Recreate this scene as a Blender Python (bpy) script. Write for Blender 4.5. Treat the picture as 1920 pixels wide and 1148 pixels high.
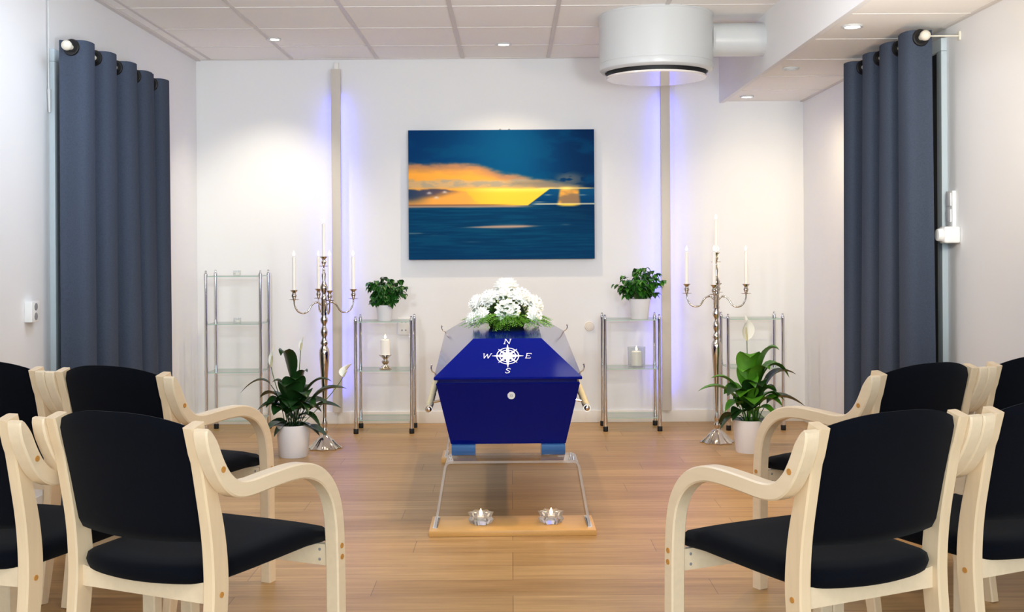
import bpy, bmesh, math, random
from mathutils import Vector, Matrix, noise
PI = math.pi
R = math.radians
for o in list(bpy.data.objects): bpy.data.objects.remove(o)
SC = bpy.context.scene
COL = SC.collection

# ------------------------------------------------------------------ camera
cam_d = bpy.data.cameras.new('camera'); cam = bpy.data.objects.new('camera', cam_d); COL.objects.link(cam)
cam_d.lens = 40.0; cam_d.sensor_width = 36.0; cam_d.sensor_fit = 'HORIZONTAL'
cam_d.shift_x = 2/1920; cam_d.shift_y = -104/1920
cam_d.clip_start = 0.05
cam.location = (0, 0, 1.21); cam.rotation_euler = (PI/2, R(.35), 0)
SC.camera = cam
# ------------------------------------------------------------------ colour management
SC.view_settings.view_transform = 'Standard'; SC.view_settings.look = 'None'
SC.view_settings.exposure = 0.0; SC.view_settings.gamma = 1.0; SC.view_settings.use_curve_mapping = False
try:
    SC.cycles.use_denoising = True
    SC.cycles.sample_clamp_indirect = 6.0
    SC.cycles.max_bounces = 10; SC.cycles.transparent_max_bounces = 24
    SC.cycles.diffuse_bounces = 5
except Exception: pass
# ------------------------------------------------------------------ world
W = bpy.data.worlds.new('world'); SC.world = W; W.use_nodes = True
W.node_tree.nodes['Background'].inputs[0].default_value = (.75, .85, 1, 1)
W.node_tree.nodes['Background'].inputs[1].default_value = 0.5
# ------------------------------------------------------------------ lights
def lampcolour(d, key):
    g = GAIN[key]; e = max(g); d.energy = e; d.color = tuple(v/e for v in g) if e > 0 else (1, 1, 1)
def area(name, loc, rot, sx, sy, key):
    d = bpy.data.lights.new(name, 'AREA'); d.shape = 'RECTANGLE'; d.size = sx; d.size_y = sy; lampcolour(d, key)
    o = bpy.data.objects.new(name, d); COL.objects.link(o); o.location = loc; o.rotation_euler = rot
    return o
def spot(name, loc, target, key, angle, blend=.6, rad=.03):
    d = bpy.data.lights.new(name, 'SPOT'); lampcolour(d, key)
    d.spot_size = R(angle); d.spot_blend = blend; d.shadow_soft_size = rad
    o = bpy.data.objects.new(name, d); COL.objects.link(o); o.location = loc
    o.rotation_euler = (Vector(target)-Vector(loc)).to_track_quat('-Z', 'Y').to_euler()
    return o
CEIL, SOFF = 2.566, 2.25
# light of each lamp, watts per colour channel
GAIN = {'added_window': (92, 116, 130), 'fill_near': (12, 12, 13), 'fill_l': (9, 11, 14), 'fill_r': (6, 6, 6.2), 'wall_l': (54, 49, 39), 'picture': (72, 58, 37), 'wall_r': (1.4, 1.1, .8), 'wall_r_far': (52, 43, 29), 'soffit': (100, 68, 36), 'left': (54, 54, 55), 'coffin': (52, 43, 31), 'up': (92, 96, 102), 'up_right': (52, 46, 38)}
# cool fill from a window added in the unseen rear wall
area('added_window_fill', (.4, -2.35, 1.5), (R(90), 0, 0), 2.6, 1.5, 'added_window')
# fill panels added at ceiling height over the audience, without fixtures
area('added_ceiling_fill', (-1.23, 1.2, CEIL-.02), (0, 0, 0), .56, .56, 'fill_near')
area('added_ceiling_fill', (.57, 1.2, CEIL-.02), (0, 0, 0), .56, .56, 'fill_near')
area('added_ceiling_fill', (-1.23, 4.8, CEIL-.02), (0, 0, 0), .56, .56, 'fill_l')
area('added_ceiling_fill', (.57, 4.8, CEIL-.02), (0, 0, 0), .56, .56, 'fill_r')
DL = {  # recessed downlights: x, y, ceiling height
 'wall_left': (-1.50, 7.23, CEIL), 'picture': (-.04, 7.455, CEIL), 'wall_right': (1.61, 7.73, SOFF),
 'soffit_middle': (1.616, 6.54, SOFF), 'soffit_near': (1.60, 5.31, SOFF)}
# unseen fill spots added to brighten ceiling and upper walls, without fixtures
spot('added_up_fill', (-1.1, 3.5, 1.75), (-1.1, 7.0, 2.5), 'up', 120, 1, .08)
spot('added_up_fill', (.7, 3.5, 1.75), (.5, 7.0, 2.5), 'up', 120, 1, .08)
spot('added_up_fill', (1.62, 3.6, 1.6), (1.60, 6.6, 2.2), 'up_right', 110, 1, .08)
spot('downlight_beam', (-1.50, 7.23, CEIL-.03), (-1.78, 8.0, .65), 'wall_l', 84, 1)
spot('downlight_beam', (-.04, 7.455, CEIL-.03), (-.04, 7.2, 0), 'picture', 130, 1)
spot('downlight_beam', (1.61, 7.73, SOFF-.03), (1.64, 7.76, 0), 'wall_r', 105, 1)
spot('downlight_beam', (1.616, 6.54, SOFF-.03), (1.90, 8.0, .9), 'wall_r_far', 84, 1)
spot('downlight_beam', (1.60, 5.31, SOFF-.03), (.3, 5.6, .1), 'soffit', 104, .9)
spot('downlight_beam', (-1.45, 5.45, CEIL-.03), (-.1, 5.6, .2), 'left', 92, .9)
spot('downlight_beam', (.27, 4.6, CEIL-.03), (.05, 5.5, .6), 'coffin', 90, 1)  # extra downlight added as fill over the coffin, without a fixture

# ------------------------------------------------------------------ materials
def lin(c):
    return tuple(((v/255)/12.92 if v/255 <= .04045 else ((v/255+.055)/1.055)**2.4) for v in c)
MATS = {}
def mat(name, rgb, rough=.5, metal=0, coat=0, noise_amt=0, noise_scale=(20, 20, 20), bump=0, bump_scale=200, emit=None, estr=0, trans=0, spec=.5, sheen=0):
    if name in MATS: return MATS[name]
    m = bpy.data.materials.new(name); m.use_nodes = True; nt = m.node_tree; b = nt.nodes['Principled BSDF']
    c = lin(rgb)
    b.inputs['Base Color'].default_value = (*c, 1); b.inputs['Roughness'].default_value = rough
    b.inputs['Metallic'].default_value = metal; b.inputs['Coat Weight'].default_value = coat
    b.inputs['Coat Roughness'].default_value = .03
    b.inputs['Specular IOR Level'].default_value = spec
    b.inputs['Sheen Weight'].default_value = sheen
    b.inputs['Transmission Weight'].default_value = trans
    if emit: b.inputs['Emission Color'].default_value = (*emit, 1); b.inputs['Emission Strength'].default_value = estr
    tc = nt.nodes.new('ShaderNodeTexCoord')
    if noise_amt:
        mp = nt.nodes.new('ShaderNodeMapping'); mp.inputs['Scale'].default_value = noise_scale
        n = nt.nodes.new('ShaderNodeTexNoise'); n.inputs['Scale'].default_value = 1; n.inputs['Detail'].default_value = 4
        mx = nt.nodes.new('ShaderNodeMix'); mx.data_type = 'RGBA'
        mx.inputs[6].default_value = (*[v*(1-noise_amt) for v in c], 1); mx.inputs[7].default_value = (*[min(1, v*(1+noise_amt)) for v in c], 1)
        nt.links.new(tc.outputs['Object'], mp.inputs[0]); nt.links.new(mp.outputs[0], n.inputs[0])
        nt.links.new(n.outputs[0], mx.inputs[0]); nt.links.new(mx.outputs[2], b.inputs['Base Color'])
    if bump:
        n2 = nt.nodes.new('ShaderNodeTexNoise'); n2.inputs['Scale'].default_value = bump_scale
        bp = nt.nodes.new('ShaderNodeBump'); bp.inputs['Strength'].default_value = bump; bp.inputs['Distance'].default_value = .002
        nt.links.new(tc.outputs['Object'], n2.inputs[0]); nt.links.new(n2.outputs[0], bp.inputs['Height']); nt.links.new(bp.outputs[0], b.inputs['Normal'])
    MATS[name] = m; return m
def clear(name, tint=(255, 255, 255), refl=1.0, base=.03):
    """thin clear sheet: see-through with a Fresnel mirror on top"""
    if name in MATS: return MATS[name]
    m = bpy.data.materials.new(name); m.use_nodes = True; nt = m.node_tree; nt.nodes.clear()
    out = nt.nodes.new('ShaderNodeOutputMaterial'); mx = nt.nodes.new('ShaderNodeMixShader')
    t = nt.nodes.new('ShaderNodeBsdfTransparent'); t.inputs[0].default_value = (*lin(tint), 1)
    g = nt.nodes.new('ShaderNodeBsdfGlossy'); g.inputs['Roughness'].default_value = .03
    f = nt.nodes.new('ShaderNodeFresnel'); ge = nt.nodes.new('ShaderNodeNewGeometry'); mr = nt.nodes.new('ShaderNodeMapRange'); mr.inputs[3].default_value = 1.45; mr.inputs[4].default_value = 1/1.45
    nt.links.new(ge.outputs['Backfacing'], mr.inputs[0]); nt.links.new(mr.outputs[0], f.inputs[0])
    ma = nt.nodes.new('ShaderNodeMath'); ma.operation = 'MULTIPLY'; ma.inputs[1].default_value = refl; ma.use_clamp = True
    nt.links.new(f.outputs[0], ma.inputs[0]); nt.links.new(ma.outputs[0], mx.inputs[0])
    nt.links.new(t.outputs[0], mx.inputs[1]); nt.links.new(g.outputs[0], mx.inputs[2]); nt.links.new(mx.outputs[0], out.inputs[0])
    MATS[name] = m; return m
def floor_mat():
    m = bpy.data.materials.new('oak_planks'); m.use_nodes = True; nt = m.node_tree; b = nt.nodes['Principled BSDF']; L = nt.links.new
    tc = nt.nodes.new('ShaderNodeTexCoord')
    br = nt.nodes.new('ShaderNodeTexBrick'); br.offset = .41; br.offset_frequency = 3; br.squash = .8; br.squash_frequency = 2; br.inputs['Scale'].default_value = 1
    br.inputs['Brick Width'].default_value = 1.22; br.inputs['Row Height'].default_value = .19
    br.inputs['Mortar Size'].default_value = .0012; br.inputs['Mortar Smooth'].default_value = .3; br.inputs['Bias'].default_value = 0
    br.inputs['Color1'].default_value = (*lin((208, 167, 112)), 1); br.inputs['Color2'].default_value = (*lin((186, 144, 91)), 1)
    br.inputs['Mortar'].default_value = (*lin((120, 90, 60)), 1)
    L(tc.outputs['Object'], br.inputs[0])
    def grain(sx, sy, det):
        mp = nt.nodes.new('ShaderNodeMapping'); mp.inputs['Scale'].default_value = (sx, sy, 1)
        n = nt.nodes.new('ShaderNodeTexNoise'); n.inputs['Scale'].default_value = 1; n.inputs['Detail'].default_value = det; n.inputs['Roughness'].default_value = .65
        L(tc.outputs['Object'], mp.inputs[0]); L(mp.outputs[0], n.inputs[0]); return n
    g1 = grain(2.2, 42, 6); g2 = grain(.9, 9, 3)
    rp = nt.nodes.new('ShaderNodeValToRGB'); rp.color_ramp.elements[0].position = .3; rp.color_ramp.elements[0].color = (.66, .62, .56, 1)
    rp.color_ramp.elements[1].position = .68; rp.color_ramp.elements[1].color = (1.0, 1.0, 1.0, 1); L(g1.outputs[0], rp.inputs[0])
    rp2 = nt.nodes.new('ShaderNodeValToRGB'); rp2.color_ramp.elements[0].position = .3; rp2.color_ramp.elements[0].color = (.80, .78, .76, 1)
    rp2.color_ramp.elements[1].position = .7; rp2.color_ramp.elements[1].color = (1, 1, 1, 1); L(g2.outputs[0], rp2.inputs[0])
    m1 = nt.nodes.new('ShaderNodeMix'); m1.data_type = 'RGBA'; m1.blend_type = 'MULTIPLY'; m1.inputs[0].default_value = 1
    m2 = nt.nodes.new('ShaderNodeMix'); m2.data_type = 'RGBA'; m2.blend_type = 'MULTIPLY'; m2.inputs[0].default_value = 1
    L(br.outputs[0], m1.inputs[6]); L(rp.outputs[0], m1.inputs[7]); L(m1.outputs[2], m2.inputs[6]); L(rp2.outputs[0], m2.inputs[7])
    L(m2.outputs[2], b.inputs['Base Color']); b.inputs['Roughness'].default_value = .38; b.inputs['Specular IOR Level'].default_value = .45
    return m
def wood(name, rgb, axis='y', rough=.4, amt=.16):
    if name in MATS: return MATS[name]
    sc = {'x': (3, 60, 60), 'y': (60, 3, 60), 'z': (60, 60, 4)}[axis]
    return mat(name, rgb, rough, noise_amt=amt, noise_scale=sc)

M_wall = mat('white_wall_paint', (236, 236, 236), .75, noise_amt=.015, noise_scale=(3, 3, 3), bump=.05, bump_scale=300)
M_tile = mat('ceiling_tile', (246, 243, 238), .85, noise_amt=.02, noise_scale=(60, 60, 60))
M_bar = mat('ceiling_grid_bar', (214, 208, 204), .5)
M_white = mat('white_enamel', (206, 208, 208), .3)
M_trim = mat('white_trim_paint', (238, 234, 226), .45)
M_floor = floor_mat()
M_plastic = mat('white_plastic', (240, 240, 238), .4)
M_greyp = mat('grey_plastic', (150, 150, 152), .5)
M_black = mat('black_rubber', (14, 14, 16), .6)
M_birch = wood('birch_side', (236, 210, 174), 'z', .35, .08)
M_birch_a = wood('birch_lamination', (240, 218, 186), 'y', .32, .07)
M_dowel = mat('birch_dowel', (200, 140, 66), .5)
M_navy = mat('navy_upholstery', (2, 5, 15), .9, noise_amt=.3, noise_scale=(250, 250, 250), bump=.25, bump_scale=900, sheen=.03, spec=.12)
M_cur = mat('blue_grey_curtain', (67, 75, 90), .95, noise_amt=.28, noise_scale=(170, 170, 150), bump=.2, bump_scale=700, spec=.1)
M_ring = mat('black_grommet', (10, 10, 14), .35)
M_rod = mat('ivory_rod', (226, 220, 204), .35)
M_chrome = mat('chrome', (225, 225, 228), .07, metal=1)
M_silver = mat('polished_nickel', (214, 205, 194), .08, metal=1)
M_glass = clear('shelf_glass', (246, 252, 249))
M_glassedge = mat('glass_edge', (176, 205, 190), .15, spec=.6)
M_acryl = clear('clear_acrylic', (250, 250, 250), 1.2)
M_acryledge = mat('acrylic_edge', (232, 228, 228), .12)
_nt = M_acryledge.node_tree; _o = _nt.nodes['Material Output']; _mx = _nt.nodes.new('ShaderNodeMixShader'); _t = _nt.nodes.new('ShaderNodeBsdfTransparent')
_mx.inputs[0].default_value = .32; _nt.links.new(_t.outputs[0], _mx.inputs[1]); _nt.links.new(_nt.nodes['Principled BSDF'].outputs[0], _mx.inputs[2]); _nt.links.new(_mx.outputs[0], _o.inputs[0])
M_board = wood('beech_board', (222, 170, 100), 'x', .35, .12)
M_coffin = mat('navy_lacquer', (0, 14, 108), .10, spec=.13)
M_coffoot = mat('blue_enamel', (10, 96, 168), .25, coat=.6)
M_mark = mat('white_marking', (232, 226, 230), .5)
M_rope = mat('natural_rope', (214, 200, 160), .8, noise_amt=.25, noise_scale=(90, 90, 90))
M_leaf = mat('lily_leaf', (24, 58, 20), .35, noise_amt=.45, noise_scale=(14, 14, 14))
M_leaf2 = mat('bright_leaf', (74, 134, 30), .38, noise_amt=.5, noise_scale=(16, 16, 16))
M_leaf3 = mat('shelf_plant_leaf', (34, 88, 26), .4, noise_amt=.45, noise_scale=(30, 30, 30))
M_leaf4 = mat('shelf_plant_light_leaf', (58, 122, 30), .4, noise_amt=.5, noise_scale=(30, 30, 30))
M_fern = mat('fern_leaf', (104, 168, 40), .45, noise_amt=.5, noise_scale=(30, 30, 30))
M_stem = mat('green_stem', (84, 110, 50), .5)
M_spathe = mat('white_spathe', (240, 240, 228), .5)
M_petal = mat('white_petal', (250, 250, 246), .6)
M_filler = mat('cream_green_petal', (206, 214, 150), .6)
M_soil = mat('soil', (40, 28, 20), .95)
M_wax = mat('white_wax', (250, 246, 238), .45, emit=(1, .9, .75), estr=.06)
M_wick = mat('candle_wick', (30, 24, 20), .9)
M_flame = mat('flame', (255, 220, 160), .5, emit=(1, .78, .45), estr=14)
M_pot = mat('white_ceramic', (236, 236, 240), .3)
M_led = mat('blue_led_strip', (120, 130, 255), .5, emit=(.09, .10, 1.0), estr=13)
M_lamp = mat('lit_lamp', (255, 255, 255), .5, emit=(1, .93, .85), estr=12)
M_shade = mat('shade_panel_dark', (24, 36, 44), .4)
M_frame = mat('pale_door_frame', (196, 208, 214), .4)

# ------------------------------------------------------------------ mesh helpers
def tag(o, label=None, cat=None, group=None, kind=None):
    if label: o['label'] = label
    if cat: o['category'] = cat
    if group: o['group'] = group
    if kind: o['kind'] = kind
    return o
def obj(name, bm, m, parent=None, smooth=40, loc=None):
    me = bpy.data.meshes.new(name); bmesh.ops.recalc_face_normals(bm, faces=bm.faces[:]) if smooth != 'flatleaf' else None
    bm.to_mesh(me); bm.free()
    for x in (m if isinstance(m, (list, tuple)) else [m]): me.materials.append(x)
    me.shade_smooth()
    if smooth != 'flatleaf': me.set_sharp_from_angle(angle=R(smooth))
    o = bpy.data.objects.new(name, me); COL.objects.link(o)
    if parent: o.parent = parent
    if loc: o.location = loc
    return o
def thing(name, label, cat, loc=(0, 0, 0), rz=0, group=None):
    o = bpy.data.objects.new(name, None); COL.objects.link(o); o.empty_display_size = .1
    o.location = loc; o.rotation_euler = (0, 0, rz)
    return tag(o, label, cat, group)
def struct(name, bm, m, parent=None, smooth=40):
    o = obj(name, bm, m, parent, smooth)
    if not parent: o['kind'] = 'structure'
    return o
def copy_tree(o, parent=None):
    c = o.copy(); COL.objects.link(c)
    if parent: c.parent = parent
    for ch in list(o.children): copy_tree(ch, c)
    return c
def B(): return bmesh.new()
def merge(bm, b2, mi=None):
    me = bpy.data.meshes.new('tmp')
    if mi is not None:
        for f in b2.faces: f.material_index = mi
    b2.to_mesh(me); b2.free(); bm.from_mesh(me); bpy.data.meshes.remove(me)
def box(bm, x0, x1, y0, y1, z0, z1, bev=0, mi=0, mtx=None, seg=2):
    b = B(); bmesh.ops.create_cube(b, size=1)
    bmesh.ops.scale(b, vec=(x1-x0, y1-y0, z1-z0), verts=b.verts)
    bmesh.ops.translate(b, vec=((x0+x1)/2, (y0+y1)/2, (z0+z1)/2), verts=b.verts)
    if bev: bmesh.ops.bevel(b, geom=b.edges[:], offset=bev, segments=seg, profile=.6, affect='EDGES')
    if mtx: bmesh.ops.transform(b, matrix=mtx, verts=b.verts)
    merge(bm, b, mi)
def loft(bm, rings, cap=True, closed=True, mi=0):
    vr = [[bm.verts.new(p) for p in r] for r in rings]; n = len(rings[0])
    for a, b in zip(vr, vr[1:]):
        for i in range(n if closed else n-1):
            f = bm.faces.new((a[i], a[(i+1) % n], b[(i+1) % n], b[i])); f.material_index = mi
    if cap and closed:
        f = bm.faces.new(vr[0][::-1]); f.material_index = mi; f = bm.faces.new(vr[-1]); f.material_index = mi
    return vr
def lathe(bm, prof, c=(0, 0, 0), n=24, mi=0, cap=True):
    rings = [[(c[0]+max(r, 1e-4)*math.cos(2*PI*i/n), c[1]+max(r, 1e-4)*math.sin(2*PI*i/n), c[2]+z) for i in range(n)] for r, z in prof]
    loft(bm, rings, cap, True, mi)
def frame(d):
    d = d.normalized(); up = Vector((0, 0, 1)) if abs(d.z) < .95 else Vector((0, 1, 0))
    s = d.cross(up).normalized(); return s, s.cross(d).normalized()
def tube(bm, pts, rad, n=10, mi=0, cap=True):
    pts = [Vector(p) for p in pts]; rings = []
    s = None
    for i, p in enumerate(pts):
        d = pts[min(i+1, len(pts)-1)]-pts[max(i-1, 0)]; d.normalize()
        if s is None: s, u = frame(d)
        else:
            s = (s-d*s.dot(d)).normalized()
        u = s.cross(d).normalized()
        r = rad[i] if isinstance(rad, (list, tuple)) else rad
        rings.append([p+s*r*math.cos(2*PI*k/n)+u*r*math.sin(2*PI*k/n) for k in range(n)])
    loft(bm, rings, cap, True, mi)
def cyl(bm, p0, p1, r, n=16, mi=0, r1=None): tube(bm, [p0, p1], [r, r1 if r1 is not None else r], n, mi)
def catmull(pts, k=6):
    P = [Vector(p) for p in pts]; P = [P[0]*2-P[1]]+P+[P[-1]*2-P[-2]]; out = []
    for i in range(1, len(P)-2):
        a, b, c, d = P[i-1:i+3]
        for j in range(k):
            t = j/k; out.append(.5*((2*b)+(c-a)*t+(2*a-5*b+4*c-d)*t*t+(3*b-a-3*c+d)*t**3))
    out.append(P[-2]); return out
def torus(bm, c, ax, Rr, r, n=24, m=8, mi=0, sc=1):
    s, u = frame(Vector(ax)); c = Vector(c); a = Vector(ax).normalized(); rings = []
    for i in range(n):
        t = 2*PI*i/n; d = s*math.cos(t)+u*math.sin(t)
        rings.append([c+d*(Rr+r*math.cos(2*PI*k/m))+a*r*sc*math.sin(2*PI*k/m) for k in range(m)])
    vr = [[bm.verts.new(p) for p in q] for q in rings]
    for i in range(n):
        a_, b_ = vr[i], vr[(i+1) % n]
        for k in range(m):
            f = bm.faces.new((a_[k], a_[(k+1) % m], b_[(k+1) % m], b_[k])); f.material_index = mi
def prism(bm, poly, z0, z1, mi=0, mtx=None):
    """poly of (x,y) extruded z0..z1, then transformed"""
    M = mtx or Matrix.Identity(4)
    a = [bm.verts.new(M @ Vector((x, y, z0))) for x, y in poly]; b = [bm.verts.new(M @ Vector((x, y, z1))) for x, y in poly]
    n = len(poly)
    bm.faces.new(a[::-1]).material_index = mi; bm.faces.new(b).material_index = mi
    for i in range(n): bm.faces.new((a[i], a[(i+1) % n], b[(i+1) % n], b[i])).material_index = mi
def sphere(bm, c, r, n=14, sc=(1, 1, 1), mi=0):
    b = B(); bmesh.ops.create_uvsphere(b, u_segments=n, v_segments=max(6, n//2+2), radius=r)
    bmesh.ops.scale(b, vec=sc, verts=b.verts); bmesh.ops.translate(b, vec=c, verts=b.verts); merge(bm, b, mi)
def bez(a, b, c, t): return Vector(a)*(1-t)**2+Vector(b)*2*t*(1-t)+Vector(c)*t*t
def leaf(bm, p0, p1, p2, width, pet=.25, seg=9, fold=.18, mi=0, twist=0, petr=.0025, pmi=None):
    """a pointed leaf along a bezier: a thin stalk for the first part, a folded blade after it"""
    p0, p1, p2 = Vector(p0), Vector(p1), Vector(p2)
    if pet > 0.02: tube(bm, [bez(p0, p1, p2, pet*k/4) for k in range(5)], petr, 5, mi if pmi is None else pmi)
    prev = None
    for k in range(seg+1):
        t = pet+(1-pet)*k/seg; p = bez(p0, p1, p2, t)
        d = (bez(p0, p1, p2, min(1, t+.02))-bez(p0, p1, p2, t-.02)).normalized()
        s = d.cross(Vector((0, 0, 1)));
        s = s.normalized() if s.length > 1e-3 else Vector((1, 0, 0))
        if twist: s = Matrix.Rotation(twist, 3, d) @ s
        u = s.cross(d).normalized(); q = k/seg
        w = width*.5*max(0, math.sin(PI*min(1, q**.75)))**.8 if k < seg else .0005
        w = max(w, .0008)
        row = [bm.verts.new(p-s*w+u*w*fold*2), bm.verts.new(p-s*w*.5+u*w*fold*.8), bm.verts.new(p), bm.verts.new(p+s*w*.5+u*w*fold*.8), bm.verts.new(p+s*w+u*w*fold*2)]
        if prev:
            for i in range(4): bm.faces.new((prev[i], prev[i+1], row[i+1], row[i])).material_index = mi
        prev = row

# ------------------------------------------------------------------ room
XL, XR, YB, YF = -2.205, 2.06, 8.0, -2.5
BX = 1.47
bm = B(); box(bm, XL-.1, XR+.1, YF-.1, YB+.1, -.1, 0); struct('floor', bm, M_floor)
bm = B(); box(bm, XL-.1, XL, YF-.1, YB+.1, 0, CEIL+.1); struct('wall_left', bm, M_wall)
bm = B(); box(bm, XR, XR+.1, YF-.1, YB+.1, 0, CEIL+.1); struct('wall_right', bm, M_wall)
bm = B(); box(bm, XL, XR, YB, YB+.1, 0, CEIL+.1); struct('wall_back', bm, M_wall)
# rear wall behind the camera, its window opening added for fill light
bm = B()
box(bm, XL, -.9, YF-.1, YF, 0, CEIL); box(bm, 1.7, XR, YF-.1, YF, 0, CEIL); box(bm, -.9, 1.7, YF-.1, YF, 0, .75); box(bm, -.9, 1.7, YF-.1, YF, 2.25, CEIL)
struct('wall_front', bm, M_wall)
bm = B()
for x in (-.9, .38, 1.64): box(bm, x, x+.06, YF-.08, YF-.02, .75, 2.25)
for z in (.75, 2.19): box(bm, -.9, 1.7, YF-.08, YF-.02, z, z+.06)
wf = struct('added_window_1', bm, M_trim)
bm = B(); box(bm, -.84, 1.64, YF-.055, YF-.045, .81, 2.19); obj('pane', bm, M_glass, wf)
# ceiling with its tile grid
bm = B(); box(bm, XL, BX, YF, YB, CEIL, CEIL+.06)
bw = .012
k = 0
while True:
    y = 7.495-.6*k
    if y < YF: break
    box(bm, XL, BX, y-.004, y+.004, CEIL-.004, CEIL+.001, mi=1); k += 1
for x in (-1.53, -.93, -.33, .27, .87): box(bm, x-bw, x+bw, YF, YB, CEIL-.005, CEIL+.001, mi=1)
box(bm, XL, XL+.03, YF, YB, CEIL-.012, CEIL+.001, mi=1); box(bm, XL+.09, XL+.11, YF, YB, CEIL-.005, CEIL+.001, mi=1)
box(bm, XL, BX, YB-.02, YB, CEIL-.006, CEIL+.001, mi=1)
struct('ceiling', bm, [M_tile, M_bar])
bm = B(); box(bm, BX, BX+.03, YF, YB, SOFF-.012, CEIL)
box(bm, BX+.03, XR, YF, YB, SOFF, SOFF+.05, mi=1)
k = 0
while True:
    y = 7.44-.6*k
    if y < YF: break
    box(bm, BX+.03, XR, y-.0035, y+.0035, SOFF-.003, SOFF+.001, mi=2); k += 1
box(bm, XR-.02, XR, YF, YB, SOFF-.006, SOFF+.001, mi=2)
struct('soffit', bm, [M_wall, M_tile, M_bar])
bm = B(); box(bm, XL, XR, YB-.014, YB, 0, .085, .003); struct('baseboard_back', bm, M_trim)
bm = B(); box(bm, XL, XL+.014, YF, 5.42, 0, .085, .003); box(bm, XL, XL+.014, 6.55, YB-.014, 0, .085, .003); struct('baseboard_left', bm, M_trim)
bm = B(); box(bm, XR-.014, XR, YF, 5.32, 0, .085, .003); box(bm, XR-.014, XR, 6.4, YB-.014, 0, .085, .003); struct('baseboard_right', bm, M_trim)
# doorways half hidden by the curtains
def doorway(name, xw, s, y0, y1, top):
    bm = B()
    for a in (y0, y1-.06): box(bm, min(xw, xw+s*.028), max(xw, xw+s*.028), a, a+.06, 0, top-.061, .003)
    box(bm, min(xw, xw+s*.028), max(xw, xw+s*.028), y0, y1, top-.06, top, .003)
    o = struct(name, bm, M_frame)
    bm = B(); box(bm, min(xw, xw+s*.012), max(xw, xw+s*.012), y0+.06, y1-.06, 0, top-.06); obj('shade_panel', bm, M_shade, o)  # dark panel standing in for the shade between curtain and frame
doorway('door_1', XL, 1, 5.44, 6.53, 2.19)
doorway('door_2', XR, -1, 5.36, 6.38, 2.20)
# white casings on the back wall with a blue strip behind each
for i, (x, side) in enumerate(((-1.212, 'left'), (1.078, 'right'))):
    t = thing('light_casing', f'tall white wall casing lit blue from behind, {"left of the sunset picture" if i==0 else "right of the sunset picture below the drum"}', 'wall light', (x, YB, 0), 0, 'backlit wall casings')
    bm = B(); box(bm, -.032, .032, -.095, -.066, .09, 2.48, .003); box(bm, -.014, .014, -.07, 0, .09, .2); box(bm, -.014, .014, -.07, 0, 2.3, 2.48)
    obj('casing', bm, mat('casing_paint', (206, 198, 188), .5), t)
    for sx in (-1, 1):
        bm = B(); box(bm, sx*.012-.006, sx*.012+.006, -.0655, -.062, .22, 2.28)
        obj('led_strip', bm, M_led, t)
    if i == 0:
        bm = B(); box(bm, -.02, .012, -.035, 0, 2.485, 2.535, .004); obj('end_cap', bm, M_trim, t)

# ------------------------------------------------------------------ downlights
def downlight(x, y, z, label, lit=True):
    t = thing('downlight', label, 'ceiling light', (x, y, z), 0, 'recessed ceiling downlights')
    bm = B(); torus(bm, (0, 0, -.004), (0, 0, 1), .042, .007, 28, 8, sc=.8); obj('rim', bm, M_white, t)
    bm = B(); lathe(bm, [(.036, -.0005), (.036, -.003), (.02, -.005)], n=24); obj('lamp', bm, M_lamp if lit else M_chrome, t)
downlight(*DL['wall_left'], 'small lit downlight in the ceiling towards the left wall')
downlight(*DL['picture'], 'lit downlight in the ceiling above the sunset picture')
downlight(*DL['wall_right'], 'lit downlight in the lowered ceiling nearest the back wall')
downlight(*DL['soffit_middle'], 'dim downlight in the lowered ceiling, middle of its three', False)
downlight(*DL['soffit_near'], 'bright lit downlight in the lowered ceiling beside the right curtain')

# ------------------------------------------------------------------ ventilation drum and duct
t = thing('ventilation_drum', 'large white round ventilation drum hanging from the ceiling', 'ventilation unit', (.848, 6.6, 0))
bm = B(); lathe(bm, [(.329, CEIL), (.331, CEIL-.006), (.331, CEIL-.010), (.328, CEIL-.014), (.328, 2.285), (.326, 2.2835), (.326, 2.2815), (.328, 2.280), (.329, 2.262), (.325, 2.248), (.314, 2.238), (.30, 2.234), (.296, 2.236), (.294, 2.25)], n=64)
obj('housing', bm, M_white, t, 30)
bm = B(); lathe(bm, [(.286, 2.25), (.286, 2.212)], n=48); obj('dark_slot', bm, M_black, t)
bm = B(); lathe(bm, [(.284, 2.214), (.290, 2.212), (.290, 2.204), (.286, 2.200), (.0, 2.200)], n=64); obj('bottom_plate', bm, mat('gloss_plate', (236, 228, 220), .06, coat=.8), t, 30)
bm = B(); cyl(bm, (.10, -.312, CEIL-.001), (.10, -.322, CEIL-.001), .001, 6); obj('top_seam', bm, M_greyp, t)
bm = B(); cyl(bm, (1.165, 6.6, 2.425), (BX, 6.6, 2.425), .096, 40); torus(bm, (1.172, 6.6, 2.425), (1, 0, 0), .097, .006, 40, 8)
d = obj('ventilation_duct', bm, M_white, None, 40); tag(d, 'short white round duct running from the drum to the beam', 'duct')

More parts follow.
